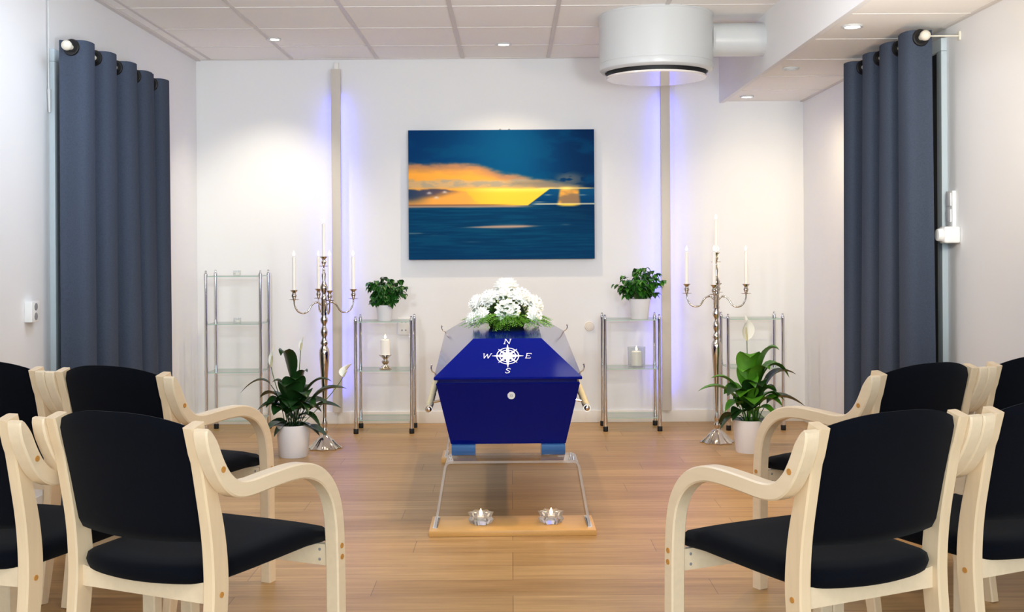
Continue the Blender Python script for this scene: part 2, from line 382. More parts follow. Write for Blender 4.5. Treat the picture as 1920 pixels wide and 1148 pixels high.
# ------------------------------------------------------------------ sunset picture
def smooth(a, b, x):
    t = max(0, min(1, (x-a)/(b-a))); return t*t*(3-2*t)
def mixc(a, b, t): return tuple(x+(y-x)*t for x, y in zip(a, b))
def interp(xs, ys, x):
    if x <= xs[0]: return ys[0]
    for i in range(1, len(xs)):
        if x <= xs[i]: return ys[i-1]+(ys[i]-ys[i-1])*(x-xs[i-1])/(xs[i]-xs[i-1])
    return ys[-1]
def nz(u, v, s=0): return noise.fractal(Vector((u, v, s)), 1.0, 2.0, 4)
def sunset(u, v):
    n1 = nz(u*5, v*9, 1); n2 = nz(u*14, v*30, 2); n3 = nz(u*4, v*60, 5)
    c = mixc((0, 54, 106), (0, 78, 126), math.exp(-((u-.55)/.3)**2))
    c = mixc(c, (0, 40, 84), smooth(.6, 1, u)*.9)
    c = mixc(c, (0, 78, 122), .5*smooth(-.1, .5, n1))
    if v < .585:
        edge = interp([0, .2, .38, .5, .6, .7, .78, .88, 1], [.245, .258, .268, .325, .345, .37, .39, .43, .46], u)+n2*.012+n1*.015
        k = smooth(edge-.012, edge+.03, v)
        warm = mixc((176, 128, 98), (250, 172, 70), smooth(edge+.015, edge+.10, v)*smooth(.75, .4, u))
        warm = mixc(warm, (150, 136, 118), smooth(.45, .85, u))
        tan = mixc((206, 170, 122), (176, 160, 134), smooth(-.2, .3, n2))
        kt = smooth(.375, .40, v+n2*.012)*smooth(.47, .43, v)*smooth(.74, .6, u)
        warm = mixc(warm, tan, kt)
        glow = mixc((255, 206, 66), (255, 226, 96), math.exp(-((v-.462)/.018)**2))
        glow = mixc(glow, (250, 176, 66), smooth(.5, .2, u))
        kg = smooth(.435, .462, v+n2*.006)*smooth(.20, .34, u+n1*.04)*smooth(.80, .755, u+(v-.46)*.9)
        warm = mixc(warm, glow, kg)
        c = mixc(c, warm, k)
        # right of the glow: blue wedge and light shaft
        kb = smooth(.452, .462, v)*smooth(.752, .765, u+(v-.46)*.93)
        c = mixc(c, mixc((8, 78, 124), (0, 60, 108), smooth(.45, .57, v)), kb)
        sh = smooth(.805-(v-.46)*.12, .825-(v-.46)*.12, u)*smooth(.925+(v-.46)*.08, .905+(v-.46)*.08, u)*smooth(.43, .45, v)
        c = mixc(c, mixc((236, 170, 78), (150, 120, 90), smooth(.0, .4, n1+.15)), sh)
        # grey cloud head above the shaft
        cl = math.exp(-(((u-.865)/.075)**2+((v-.385)/.05)**2)**1.6); c = mixc(c, (104, 108, 112), cl*.75*smooth(-.3, .1, n2+.1))
        under = math.exp(-((v-(.415+.03*smooth(.7, .95, u)))/.02)**2)*smooth(.5, .6, u)*smooth(.97, .9, u); c = mixc(c, (128, 124, 112), under*.7)
        # mountain on the left
        ridge = interp([0, .06, .12, .2, .27, .31, .36, .45], [.452, .46, .448, .455, .47, .475, .55, .58], u)+n2*.008
        km = smooth(ridge-.004, ridge+.012, v)*smooth(.42, .3, u)
        mt = mixc((84, 76, 92), (242, 168, 78), smooth(.47, .53, v+.18*(u-.16)+n1*.02))
        mt = mixc(mt, (46, 66, 96), smooth(.14, .0, u)*smooth(.6, .5, v))
        c = mixc(c, mt, km)
        for su, sv in ((.112, .485), (.195, .478), (.15, .52)):
            c = mixc(c, (226, 214, 204), math.exp(-(((u-su)/.012)**2+((v-sv-.2*abs(u-su))/.009)**2))*.8)
        ln = math.exp(-((v-.4545)/.004)**2)*smooth(.66, .74, u)*(1-.5*smooth(.95, 1, u)); c = mixc(c, (255, 226, 140), ln)
        hot = math.exp(-(((u-.85)/.035)**2+((v-.455)/.012)**2)); c = mixc(c, (255, 236, 130), hot)
        for su, sv, w in ((.75, .506, .02), (.935, .507, .022), (.70, .56, .035)): c = mixc(c, (190, 196, 190), .6*math.exp(-((u-su)/w)**2-((v-sv)/.004)**2))
        hl = math.exp(-((v-.575)/.004)**2)*smooth(.64, .7, u); c = mixc(c, (250, 240, 196), hl)
        c = mixc(c, (255, 214, 70), math.exp(-((u-.86)/.055)**4-((v-.581)/.007)**2))
        c = mixc(c, (120, 84, 76), smooth(.57, .58, v)*smooth(.62, .4, u)*.85)
    else:
        c = mixc((0, 54, 94), (0, 66, 106), smooth(-.4, .4, n3)); c = mixc(c, (0, 44, 84), smooth(.55, 1, u)*smooth(.85, .6, v))
        c = mixc(c, (0, 54, 100), smooth(.85, 1, v)*.6)
        c = mixc(c, (12, 74, 104), smooth(.05, .5, n3)*.3)
        hb = smooth(.606+n3*.004, .592, v)*smooth(.72, .55, u); c = mixc(c, (190, 152, 124), hb*.85)
        c = mixc(c, (255, 206, 90), math.exp(-((u-.86)/.05)**4-((v-.588)/.006)**2)*.8)
        ctr = .748+.02*(.55-u); th = .011*math.exp(-((u-.53)/.16)**2)+.0015
        c = mixc(c, (186, 156, 138), math.exp(-((v-ctr)/th)**2)*smooth(.22, .42, u)*smooth(.745, .6, u))
        c = mixc(c, (106, 128, 132), .7*math.exp(-((v-.80-.01*u)/.010)**2)*smooth(.24, .14, u)*smooth(-.2, .2, n3+.05))
        c = mixc(c, (86, 112, 128), .6*math.exp(-((v-.735)/.005)**2-((u-.845)/.025)**2))
        c = mixc(c, (60, 98, 124), .5*math.exp(-((v-.865)/.005)**2-((u-.34)/.05)**2))
    return c
PW, PH = 1.300, .905
px0, pz1 = -.714, 2.055
t = thing('sunset_picture', 'large unframed picture of a blue and orange sunset over the sea', 'picture', (px0+PW/2, 7.955, pz1-PH))
bm = B(); box(bm, -PW/2, PW/2, 0, .030, 0, PH); obj('canvas_edge', bm, mat('canvas_edge', (16, 44, 84), .6), t)
NX, NY = 300, 208
bm = B(); vs = []
for j in range(NY+1):
    vs.append([bm.verts.new((-PW/2+PW*i/NX, -.0006, PH*(1-j/NY))) for i in range(NX+1)])
for j in range(NY):
    for i in range(NX): bm.faces.new((vs[j+1][i], vs[j+1][i+1], vs[j][i+1], vs[j][i]))
o = obj('printed_image', bm, mat('printed_picture', (255, 255, 255), .6, spec=.06), t)
ca = o.data.color_attributes.new('picture_colour', 'FLOAT_COLOR', 'POINT')
buf = []
for j in range(NY+1):
    for i in range(NX+1): buf += [*lin(sunset(i/NX, j/NY)), 1.0]
ca.data.foreach_set('color', buf)
nt = o.data.materials[0].node_tree; an = nt.nodes.new('ShaderNodeVertexColor'); an.layer_name = 'picture_colour'
nt.links.new(an.outputs[0], nt.nodes['Principled BSDF'].inputs['Base Color'])
for x in (-.012, .05): 
    bm = B(); box(bm, x, x+.012, .01, .03, PH, PH+.008); obj('hanger', bm, M_chrome, t)

# ------------------------------------------------------------------ curtains
def curtain(name_lbl, xr, y0, nper, P, A, sgn, rodlbl, ztop=2.215, zrod=2.180, rod_y0=0, rod_y1=0, xwall=0, seed=0, flare=.10):
    rnd = random.Random(seed)
    t = thing('curtain', name_lbl, 'curtain', (xr, y0, 0), 0, 'eyelet curtains')
    per = 26; n = int(round(nper*per)); rows = 26
    amp = [A*(1+rnd.uniform(-.12, .14)) for _ in range(int(nper*2)+3)]; ph = [rnd.uniform(-.05, .05) for _ in range(int(nper*2)+3)]
    def P2(i, z):
        s = i/per-.12; k = int((s+.12)*2); low = (ztop-z)/ztop
        a = amp[min(k, len(amp)-1)]*(1+.12*low)
        w = math.sin(2*PI*s); x = sgn*a*math.copysign(abs(w)**.8, w)
        y = P*s*(1+flare*low*.35)-.028*math.sin(4*PI*s)+.012*low*math.sin(2.1*s+seed)
        return x+.012*low*math.sin(1.7*s+seed), y
    th = .0025
    bm = B(); grid = []
    for r in range(rows+1):
        z = ztop-(ztop-.012)*r/rows
        grid.append([bm.verts.new((*P2(i, z), z)) for i in range(n+1)])
    for r in range(rows):
        for i in range(n): bm.faces.new((grid[r][i], grid[r][i+1], grid[r+1][i+1], grid[r+1][i]))
    bmesh.ops.recalc_face_normals(bm, faces=bm.faces[:])
    bmesh.ops.solidify(bm, geom=bm.faces[:], thickness=th)
    obj('cloth', bm, M_cur, t, 60)
    for k in range(int(2*(nper-.12)+.9)):          # eyelets where the cloth crosses the rod
        i = k*per/2+per*.12
        x0_, y_ = P2(i-.6, zrod); x1_, y1_ = P2(i+.6, zrod)
        nrm = Vector((y1_-y_, -(x1_-x0_), 0)).normalized(); c = Vector(((x0_+x1_)/2, (y_+y1_)/2, zrod))
        bm = B(); torus(bm, c, nrm, .029, .0115, 28, 8, sc=.8); cyl(bm, c-nrm*.0045, c+nrm*.0045, .027, 24); obj('eyelet', bm, M_ring, t)  # black disc in the ring stands in for the shaded hole
    # rod
    r = thing('curtain_rod', rodlbl, 'curtain rod', (xr, rod_y0, zrod), 0, 'curtain rods')
    L = rod_y1-rod_y0
    bm = B(); cyl(bm, (0, 0, 0), (0, L, 0), .0125, 20); obj('pole', bm, M_rod, r)
    for y, s in ((0, -1), (L, 1)):
        bm = B(); sphere(bm, (0, y+s*.012, 0), .024, 16, (1, 1.15, 1)); obj('finial', bm, M_rod, r)
    for y in (.30 if sgn > 0 else .004, L-.06):
        bm = B(); cyl(bm, (0, y, -.0), (xwall-xr, y, 0), .0035, 10); 
        s = -1 if xwall > xr else 1
        box(bm, min(xwall-xr, xwall-xr+s*.008), max(xwall-xr, xwall-xr+s*.008), y-.012, y+.012, -.02, .02, .002)
        obj('bracket', bm, M_rod, r)
curtain('blue grey eyelet curtain hanging on the left wall', -2.065, 5.36, 5, .298, .078, 1, 'ivory curtain rod high on the left wall', rod_y0=5.315, rod_y1=6.76, xwall=XL, seed=3)
curtain('dark grey eyelet curtain hanging on the right wall', 1.895, 5.245, 3.68, .284, .070, -1, 'ivory curtain rod high on the right wall', rod_y0=5.20, rod_y1=6.24, xwall=XR, seed=8)

# ------------------------------------------------------------------ wall fittings
t = thing('wall_socket', 'white surface socket box on the left wall above the far chairs', 'socket', (XL, 5.19, .945))
bm = B(); box(bm, 0, .036, -.04, .045, -.048, .048, .004); obj('box', bm, M_plastic, t)
for z in (.022, -.022):
    bm = B(); cyl(bm, (.030, .002, z), (.0375, .002, z), .017, 20); obj('socket_recess', bm, M_greyp, t)
bm = B(); tube(bm, [(XL+.012, 5.41, CEIL-.02), (XL+.012, 5.41, 2.02), (XL+.014, 5.41, 1.95)], .0045, 8); cyl(bm, (XL+.014, 5.41, 1.99), (XL+.016, 5.41, 1.88), .009, 12, r1=.006)
tag(obj('pull_cord', bm, M_white), 'thin white pull cord hanging on the wall beside the left curtain', 'cord')
t = thing('wall_switch', 'white wall switch above the dial box beside the right curtain', 'switch', (XR, 5.30, 1.39))
bm = B(); box(bm, -.018, 0, -.04, .04, -.085, .085, .004); obj('plate', bm, M_plastic, t)
for z in (.045, -.03):
    bm = B(); box(bm, -.023, -.016, -.028, .028, z-.03, z+.03, .003); obj('rocker', bm, M_pot, t)
t = thing('thermostat', 'white box with a round dial beside the right curtain', 'thermostat', (XR, 5.25, 1.27))
bm = B(); box(bm, -.072, 0, -.04, .04, -.038, .038, .010, seg=3); obj('box', bm, M_plastic, t)
bm = B(); cyl(bm, (-.07, 0, 0), (-.094, 0, 0), .032, 24, r1=.027); obj('dial', bm, M_plastic, t)
t = thing('wall_outlet', 'white double outlet on the back wall behind the left plant shelf', 'socket', (-.755, YB, .667))
bm = B(); box(bm, -.042, .042, -.012, 0, -.045, .075, .004); obj('plate', bm, M_plastic, t)
for z in (-.012, .046):
    for x in (-.013, .013):
        bm = B(); cyl(bm, (x, -.0115, z), (x, -.0135, z), .006, 12); obj('socket_hole', bm, M_greyp, t)
bm = B(); lathe(bm, [(.034, 0), (.034, .006), (.030, .010), (.024, .009), (.022, .012), (0, .013)], n=32)
bmesh.ops.rotate(bm, cent=(0, 0, 0), matrix=Matrix.Rotation(R(90), 3, 'X'), verts=bm.verts)
o = obj('cover_plate', bm, mat('ivory_plastic', (232, 222, 208), .45)); o.location = (.548, YB, .675)
tag(o, 'small round ivory cover plate on the back wall beside the coffin', 'cover plate')
t = thing('wall_hook', 'small white hook at the top of the right wall behind the curtain', 'hook', (XR, 6.84, 2.216))
bm = B(); box(bm, -.006, 0, -.012, .012, -.03, .03, .002); tube(bm, catmull([(-.004, 0, .01), (-.03, 0, 0), (-.04, 0, -.02), (-.03, 0, -.035), (-.018, 0, -.03)], 4), .004, 8); obj('hook', bm, M_chrome, t)

# ------------------------------------------------------------------ chairs
def sweep_rect(bm, path, w, th, x):
    """path of (y,z) in the chair's side plane, rectangular strip w wide (x) and th thick"""
    n = len(path); rings = []
    for i, (y, z) in enumerate(path):
        a = path[max(i-1, 0)]; b = path[min(i+1, n-1)]; dy, dz = b[0]-a[0], b[1]-a[1]; L = math.hypot(dy, dz); ny, nz_ = -dz/L, dy/L
        h = th(i/(n-1))/2 if callable(th) else th/2; r = .004
        prof = [(-w/2+r, -h), (w/2-r, -h), (w/2, -h+r), (w/2, h-r), (w/2-r, h), (-w/2+r, h), (-w/2, h-r), (-w/2, -h+r)]
        rings.append([(x+p, y+ny*q, z+nz_*q) for p, q in prof])
    loft(bm, rings)
ARM = catmull([(-.298, .807, 0), (-.279, .768, 0), (-.254, .718, 0), (-.226, .680, 0), (-.190, .655, 0), (-.140, .647, 0), (-.06, .650, 0), (.03, .652, 0), (.10, .645, 0), (.165, .618, 0), (.212, .570, 0), (.236, .505, 0), (.245, .40, 0), (.248, .2, 0), (.250, .0, 0)], 5)
ARM = [(p.x, p.y) for p in ARM]
POST = [(-.262, 0), (-.238, .14), (-.216, .28), (-.204, .39), (-.204, .47), (-.215, .56), (-.238, .66), (-.262, .75), (-.280, .814)]
def make_chair():
    t = thing('armchair', 'x', 'chair', group='birch armchairs with navy upholstery')
    AX, PX = .2495, .212
    for s in (-1, 1):
        bm = B(); pp = [(p.x, p.y) for p in catmull([(a, b, 0) for a, b in POST], 4)]
        sweep_rect(bm, pp, .033, lambda q: .036+.022*math.sin(PI*min(1, q*1.15))**1.0 if q < .87 else .044, s*PX)
        leg = obj('rear_leg', bm, M_birch, t, 35)
        bm = B(); cyl(bm, (s*(PX+.0155), -.204, .405), (s*(PX+.0185), -.204, .405), .007, 12)
        obj('dowel', bm, M_dowel, leg)
        bm = B(); sweep_rect(bm, ARM, .041, lambda q: .012+.028*min(1, q*13)**.6, s*AX)
        arm = obj('armrest', bm, M_birch_a, t, 35)
        for (y, z) in ((-.246, .710), (.245, .418), (.246, .388)):
            bm = B(); cyl(bm, (s*(AX+.0195), y, z), (s*(AX+.022), y, z), .0075, 12); obj('dowel', bm, M_dowel, arm)
    # rear rail with a hollowed top edge, front rail
    bm = B(); n = 16
    top = [(-.196+.392*i/n, .432-.020*math.sin(PI*i/n)) for i in range(n+1)]
    M = Matrix(((1, 0, 0, 0), (0, 0, 1, 0), (0, 1, 0, 0), (0, 0, 0, 1)))
    prism(bm, top+[(.196, .380), (-.196, .380)], -.212, -.190, 0, M); obj('rear_rail', bm, M_birch_a, t, 35)
    bm = B(); box(bm, -.229, .229, .232, .254, .362, .420, .003); fr_ = obj('front_rail', bm, M_birch_a, t, 35)
    for sx in (-1, 1):
        for z in (.405, .378):
            bm = B(); cyl(bm, (sx*.208, .233, z), (sx*.208, .2305, z), .004, 10); obj('bolt', bm, M_greyp, fr_)
    # seat: rounded slab, bowed at the rear, rolled at the front
    bm = B(); N = 14; rings = []
    def outline(z_off, grow):
        pts = []
        for i in range(N+1):
            u = -1+2*i/N; pts.append((u*(.222+grow)*1.0, .262+grow-.012*u*u))
        for i in range(1, 6): 
            q = i/6; pts.append((.222+grow-.026*q, .25+grow-.435*q))
        for i in range(N+1):
            u = 1-2*i/N; pts.append((u*(.194+grow), -.196-grow-.060*(1-u*u)**.8))
        for i in range(1, 6):
            q = i/6; pts.append((-.196-grow-.026*q, -.185+.435*q+grow*0))
        return [(x, y) for x, y in pts]
    levels = [(.423, .5), (.421, .86), (.422, .955), (.428, 1.0), (.445, 1.018), (.462, 1.0), (.471, .95), (.475, .78), (.476, .5), (.476, .2)]
    for z, g in levels:
        rings.append([(x*g, .03+(y-.03)*g, z+.006*smooth(-.1, .26, .03+(y-.03)*g)-.035*smooth(.20, .27, .03+(y-.03)*g)*(.5 if z > .45 else .2)) for x, y in outline(z, 0)])
    loft(bm, rings); obj('seat', bm, M_navy, t, 60)
    # backrest: curved pad between the posts, arched at the top
    bm = B(); U, V = 18, 12
    def bp(u, v, side):
        x = u*(.1955 if abs(u) < .999 else .1955)
        zb = .528-.006*(1-u*u); zt = .808+.030*(1-abs(u)**2.6)
        z = zb+(zt-zb)*v
        yc = interp([.47, .56, .66, .75, .814, .85], [-.204, -.215, -.238, -.262, -.280, -.290], z)
        yb = yc-.030*(1-u*u)+.002
        th = .017*(1-abs(2*v-1)**8)**.5*(1-.25*abs(u)**4)+.002
        return (x, yb+side*th, z)
    fr = [[bm.verts.new(bp(-1+2*i/U, j/V, 1)) for i in range(U+1)] for j in range(V+1)]
    bk = [[bm.verts.new(bp(-1+2*i/U, j/V, -1)) for i in range(U+1)] for j in range(V+1)]
    for g in (fr, bk):
        for j in range(V):
            for i in range(U): bm.faces.new((g[j][i], g[j][i+1], g[j+1][i+1], g[j+1][i]))
    for j in range(V):
        for i in (0, U): bm.faces.new((fr[j][i], fr[j+1][i], bk[j+1][i], bk[j][i]))
    for i in range(U):
        for j in (0, V): bm.faces.new((fr[j][i], fr[j][i+1], bk[j][i+1], bk[j][i]))
    obj('backrest', bm, M_navy, t, 60)
    return t
def side(p, d):
    x, y, th = p; return (x+d*math.cos(th), y+d*math.sin(th), th)
cC, cA, cG, cE = (-.808, 2.954, -.429), (-1.225, 4.047, -.391), (.758, 2.889, .446), (1.222, 3.965, .497)
chairs = [(cC, 'birch armchair with navy back nearest the camera left of the aisle'),
 ((-1.342, 3.086, -.30), 'birch armchair cut by the left picture edge in the near row'),
 (cA, 'birch armchair with navy back in the far left row, beside the aisle'),
 (side(cA, -.542), 'birch armchair in the far left row, cut by the left picture edge'),
 (cG, 'birch armchair with navy back nearest the camera right of the aisle'),
 (side(cG, .542), 'birch armchair cut by the right picture edge in the near row'),
 (cE, 'birch armchair with navy back in the far right row, beside the aisle'),
 (side(cE, .542), 'birch armchair in the far right row, cut by the right picture edge')]
ch0 = make_chair()
for i, ((x, y, th), lab) in enumerate(chairs):
    o = ch0 if i == 0 else copy_tree(ch0)
    o.location = (x, y, 0); o.rotation_euler = (0, 0, th); o['label'] = lab

# ------------------------------------------------------------------ glass and chrome shelves
def glass_sheet(name, x0, x1, y0, y1, z0, z1, parent, m=None, me=None):
    bm = B(); box(bm, x0, x1, y0, y1, z0, z1)
    for f in bm.faces: f.material_index = 0 if abs(f.normal.z) > .5 else 1
    return obj(name, bm, [m or M_glass, me or M_glassedge], parent)
def etagere(label, x, y, w, d, levels, top, rz=0):
    t = thing('glass_shelf_stand', label, 'shelf', (x, y, 0), rz, 'chrome and glass shelf stands')
    for sx in (-1, 1):
        for sy in (0, 1):
            px, py = sx*w/2, sy*d
            bm = B(); cyl(bm, (px, py, .045), (px, py, top-.02), .0115, 16)
            for z in levels: cyl(bm, (px, py, z-.012), (px, py, z+.018), .0128, 16)
            cyl(bm, (px, py, .03), (px, py, .085), .014, 16)
            p = obj('post', bm, M_chrome, t)
            bm = B(); lathe(bm, [(.012, top-.02), (.014, top-.012), (.010, top-.004), (.006, top+.004), (.008, top+.012), (.001, top+.016)], (px, py, 0), 14); obj('finial', bm, M_chrome, p)
            bm = B(); lathe(bm, [(.016, 0), (.017, .004), (.017, .03), (.015, .034)], (px, py, 0), 16); obj('rubber_foot', bm, M_black, p)
    for z in levels: glass_sheet('glass_shelf', -w/2+.002, w/2-.002, .0, d, z, z+.006, t)
    return t
LV3 = (.085, .412, .738); LV4 = (.085, .405, .727, 1.046)
etagere('tall four tier chrome and glass shelf stand in the left corner', -1.848, 7.56, .362, .25, LV4, 1.075)
etagere('chrome and glass shelf stand with plant left of the coffin', -.85, 7.55, .370, .25, LV3, .765)
etagere('chrome and glass shelf stand with plant right of the coffin', .805, 7.585, .362, .25, LV3, .765)
etagere('empty chrome and glass shelf stand behind the right peace lily', 1.630, 7.60, .366, .25, LV3, .765)

# ------------------------------------------------------------------ candles
def flame(parent, x, y, z, h=.03, r=.0065):
    bm = B(); lathe(bm, [(r*.3, 0), (r, h*.25), (r*.8, h*.5), (r*.35, h*.8), (.0002, h)], (x, y, z), 12); return obj('flame', bm, M_flame, parent)
def candle(name, label, cat, loc, r, h, group=None, glow=0):
    t = thing(name, label, cat, loc, 0, group)
    bm = B(); lathe(bm, [(r, 0), (r*.97, h*.94), (r*.8, h), (r*.3, h-.002), (0.0001, h-.002)], n=20); obj('wax', bm, M_wax, t)
    bm = B(); cyl(bm, (0, 0, h-.003), (0, 0, h+.008), .001, 6); obj('wick', bm, M_wick, t)
    flame(t, 0, 0, h+.005, .032 if r < .02 else .03)
    return t
# ------------------------------------------------------------------ candelabras
def cup_profile(z):   # candle cup: pan below, vase-shaped socket with a flared lip
    return [(.004, z-.070), (.006, z-.062), (.030, z-.060), (.031, z-.057), (.008, z-.054), (.010, z-.048), (.015, z-.040), (.016, z-.032), (.010, z-.022), (.012, z-.014), (.023, z-.003), (.0245, z), (.015, z-.001), (.013, z-.008)]
def candelabra(label, x, y, ang0, ztop, zarm, lbls, ground=None):
    t = thing('candelabra', label, 'candelabra', (x, y, 0), 0, 'five armed candelabras')
    bm = B()
    n = 48; rings = []
    for r, z, k in ((.098, 0, .10), (.100, .006, .10), (.092, .012, .09), (.070, .030, .08), (.052, .052, .07), (.040, .064, .02), (.036, .072, 0), (.018, .080, 0), (.0135, .088, 0)):
        rings.append([(r*(1+k*math.cos(8*2*PI*i/n))*math.cos(2*PI*i/n), r*(1+k*math.cos(8*2*PI*i/n))*math.sin(2*PI*i/n), z) for i in range(n)])
    loft(bm, rings); obj('base', bm, M_silver, t, 50)
    a = zarm
    prof = [(.0135, .086), (.018, .100), (.020, .112), (.013, .125), (.016, .138), (.018, .155), (.012, .175), (.011, .20), (.014, .30), (.021, .42), (.028, .52), (.032, .575), (.031, .600), (.022, .618), (.017, .630), (.025, .642), (.020, .656), (.013, .675), (.020, .695), (.023, .710), (.019, .728), (.012, .745), (.012, .755), (.022, .775), (.024, .790), (.015, .808), (.020, .822), (.017, .836)]
    s = (a-.09)/.836
    prof = [(r, z*s if z > .1 else z) for r, z in prof]
    prof += [(.018, a-.085), (.018, a-.02), (.022, a-.012), (.014, a+.004), (.012, a+.02), (.022, a+.045), (.024, a+.06), (.013, a+.085), (.010, a+.10), (.014, a+.13), (.012, a+.145), (.008, a+.15)]
    bm = B(); lathe(bm, [p for p in prof if p[1] < ztop-.075]+[(.008, ztop-.072)], n=24); obj('stem', bm, M_silver, t, 60)
    ends = [(0, 0, ztop)]
    for q in range(4):
        th = ang0+q*PI/2; c, s_ = math.cos(th), math.sin(th)
        path = [(.015, a-.052), (.040, a-.032), (.072, a-.046), (.098, a-.085), (.128, a-.098), (.160, a-.085), (.180, a-.05), (.183, a-.02)]
        pts = catmull([(r*c, r*s_, z) for r, z in path], 5)
        bm = B(); tube(bm, pts, [.0055 if i < len(pts)*.8 else .0045 for i in range(len(pts))], 10); sphere(bm, pts[6], .008, 10)
        obj('arm', bm, M_silver, t)
        ends.append((.183*c, .183*s_, a+.045))
    for (ex, ey, ez) in ends:
        bm = B(); lathe(bm, cup_profile(ez), (ex, ey, 0), 20); obj('candle_cup', bm, M_silver, t, 60)
    for (ex, ey, ez), lb in zip(ends, lbls):
        candle('taper_candle', lb, 'candle', (x+ex, y+ey, ez-.012), .0108, .215, 'lit taper candles in the candelabras')
candelabra('tall silver candelabra standing left of the coffin', -1.152, 7.0, R(20), 1.180, .932,
  ['lit white taper candle in the top cup of the left candelabra', 'lit white taper candle on the rightmost arm of the left candelabra', 'lit taper candle just left of the stem on the left candelabra', 'lit white taper candle on the leftmost arm of the left candelabra', 'lit taper candle just right of the stem on the left candelabra'])
candelabra('tall silver candelabra standing right of the coffin beside the potted lily', 1.285, 7.13, R(-14), 1.190, .948,
  ['lit white taper candle in the top cup of the right candelabra', 'lit white taper candle on the rightmost arm of the right candelabra', 'lit taper candle just right of the stem on the right candelabra', 'lit white taper candle on the leftmost arm of the right candelabra', 'lit taper candle just left of the stem on the right candelabra'])

# ------------------------------------------------------------------ things on the shelves
def glass_tealight(label, loc, star=False):
    t = thing('tealight_holder', label, 'candle holder', loc, 0, 'glass tealight holders')
    if star:
        bm = B()
        pts = []
        for i in range(12):
            r = .056 if i % 2 == 0 else .038; pts.append((r*math.cos(PI*i/6), r*math.sin(PI*i/6)))
        rings = [[(x*k, y*k, z) for x, y in pts] for k, z in ((.80, 0), (1.0, .018), (.82, .030), (1.02, .050), (.62, .048), (.52, .02), (.3, .018))]
        loft(bm, rings); obj('crystal_glass', bm, mat('crystal', (255, 255, 255), .03, trans=.85, spec=.8), t, 10)
        bm = B(); lathe(bm, [(.019, .019), (.019, .036), (.017, .037), (.0, .035)], n=20); obj('tealight', bm, M_wax, t)
        flame(t, 0, 0, .037, .028, .007)
    else:
        bm = B(); lathe(bm, [(.022, 0), (.025, .004), (.026, .035), (.023, .035), (.022, .008), (0, .006)], n=20); obj('glass_cup', bm, clear('clear_glass', (250, 252, 252), 1.3), t)
        bm = B(); lathe(bm, [(.018, .0065), (.018, .02), (0, .019)], n=16); obj('tealight', bm, M_wax, t)
    return t
glass_tealight('small glass tealight on the top of the tall glass stand', (-1.845, 7.66, 1.052))
glass_tealight('small glass tealight on the second tier of the tall glass stand', (-1.845, 7.66, .733))
# pillar candle on a silver holder, left
t = thing('candle_holder', 'small silver candle holder on the left plant shelf stand', 'candle holder', (-.850, 7.66, .418))
bm = B(); lathe(bm, [(.040, 0), (.042, .006), (.036, .014), (.018, .024), (.016, .032), (.024, .042), (.026, .052), (.016, .062), (.016, .070), (.030, .082), (.042, .090), (.042, .096), (.034, .094), (0, .093)], n=28); obj('holder', bm, M_silver, t, 50)
candle('pillar_candle', 'lit white pillar candle on the small silver holder', 'candle', (-.850, 7.66, .512), .033, .105)
# hurricane glass with a candle, right
t = thing('hurricane_glass', 'clear glass cylinder around a pillar candle on the right plant shelf stand', 'candle holder', (.845, 7.70, .418))
bm = B(); lathe(bm, [(.056, 0), (.058, .003), (.061, .135), (.058, .135), (.055, .012), (0, .010)], n=36); obj('glass', bm, clear('hurricane_clear', (246, 248, 248), 1.6), t)
candle('pillar_candle', 'lit white pillar candle inside the clear glass cylinder', 'candle', (.845, 7.70, .429), .036, .095)

def shelf_plant(label, loc, m, seed, pr, ph, zlo, zhi, spread, offs):
    rnd = random.Random(seed)
    t = thing('potted_plant', label, 'plant', loc, 0, 'leafy pot plants on the glass stands')
    bm = B(); lathe(bm, [(pr*.76, 0), (pr*.78, .003), (pr*.97, ph-.010), (pr, ph), (pr*.95, ph), (pr*.9, ph-.016), (.0, ph-.02)], n=32); obj('pot', bm, M_pot, t, 50)
    bm = B(); lathe(bm, [(pr*.88, ph-.022), (pr*.88, ph-.014), (0, ph-.012)], n=20); obj('soil', bm, M_soil, t)
    bm = B(); bs = B()
    for k in range(46):
        a = 2*PI*k/46*7+rnd.uniform(-.4, .4); q0 = rnd.random(); h = zlo+.02+(zhi-zlo-.03)*q0
        sp = spread*rnd.uniform(.35, .86)*(.75+.5*math.sin(PI*q0))
        tip = Vector((math.cos(a)*sp+offs*q0, math.sin(a)*sp*.7, h))
        base = Vector((math.cos(a)*.02, math.sin(a)*.02, ph-.016)); mid = Vector((math.cos(a)*sp*.35, math.sin(a)*sp*.3, max(h*1.0, ph+.03)))
        tube(bs, [bez(base, mid, tip, q/5) for q in range(6)], .0016, 5)
        for j in range(11):
            q = .35+.65*rnd.random(); p = bez(base, mid, tip, q)+Vector((0, 0, .012)); b_ = a+rnd.uniform(-1.3, 1.3); L = rnd.uniform(.030, .052)
            e = p+Vector((math.cos(b_)*L*.8, math.sin(b_)*L*.8, -rnd.uniform(.012, .040)))
            if e.z < zlo-.01: e.z = zlo-.01
            leaf(bm, p, (p+e)/2+Vector((0, 0, .014)), e, rnd.uniform(.026, .040), 0, 5, .12, rnd.randint(0, 1))
    obj('foliage', bm, [m, M_leaf3], t, 'flatleaf'); obj('stems', bs, M_stem, t)
shelf_plant('dark green leafy plant in a white pot on the left shelf stand', (-.852, 7.66, .744), M_leaf3, 4, .060, .105, .085, .295, .150, .015)
shelf_plant('bright green leafy plant in a white pot on the right shelf stand', (.868, 7.70, .744), M_leaf4, 9, .074, .135, .115, .345, .175, .01)

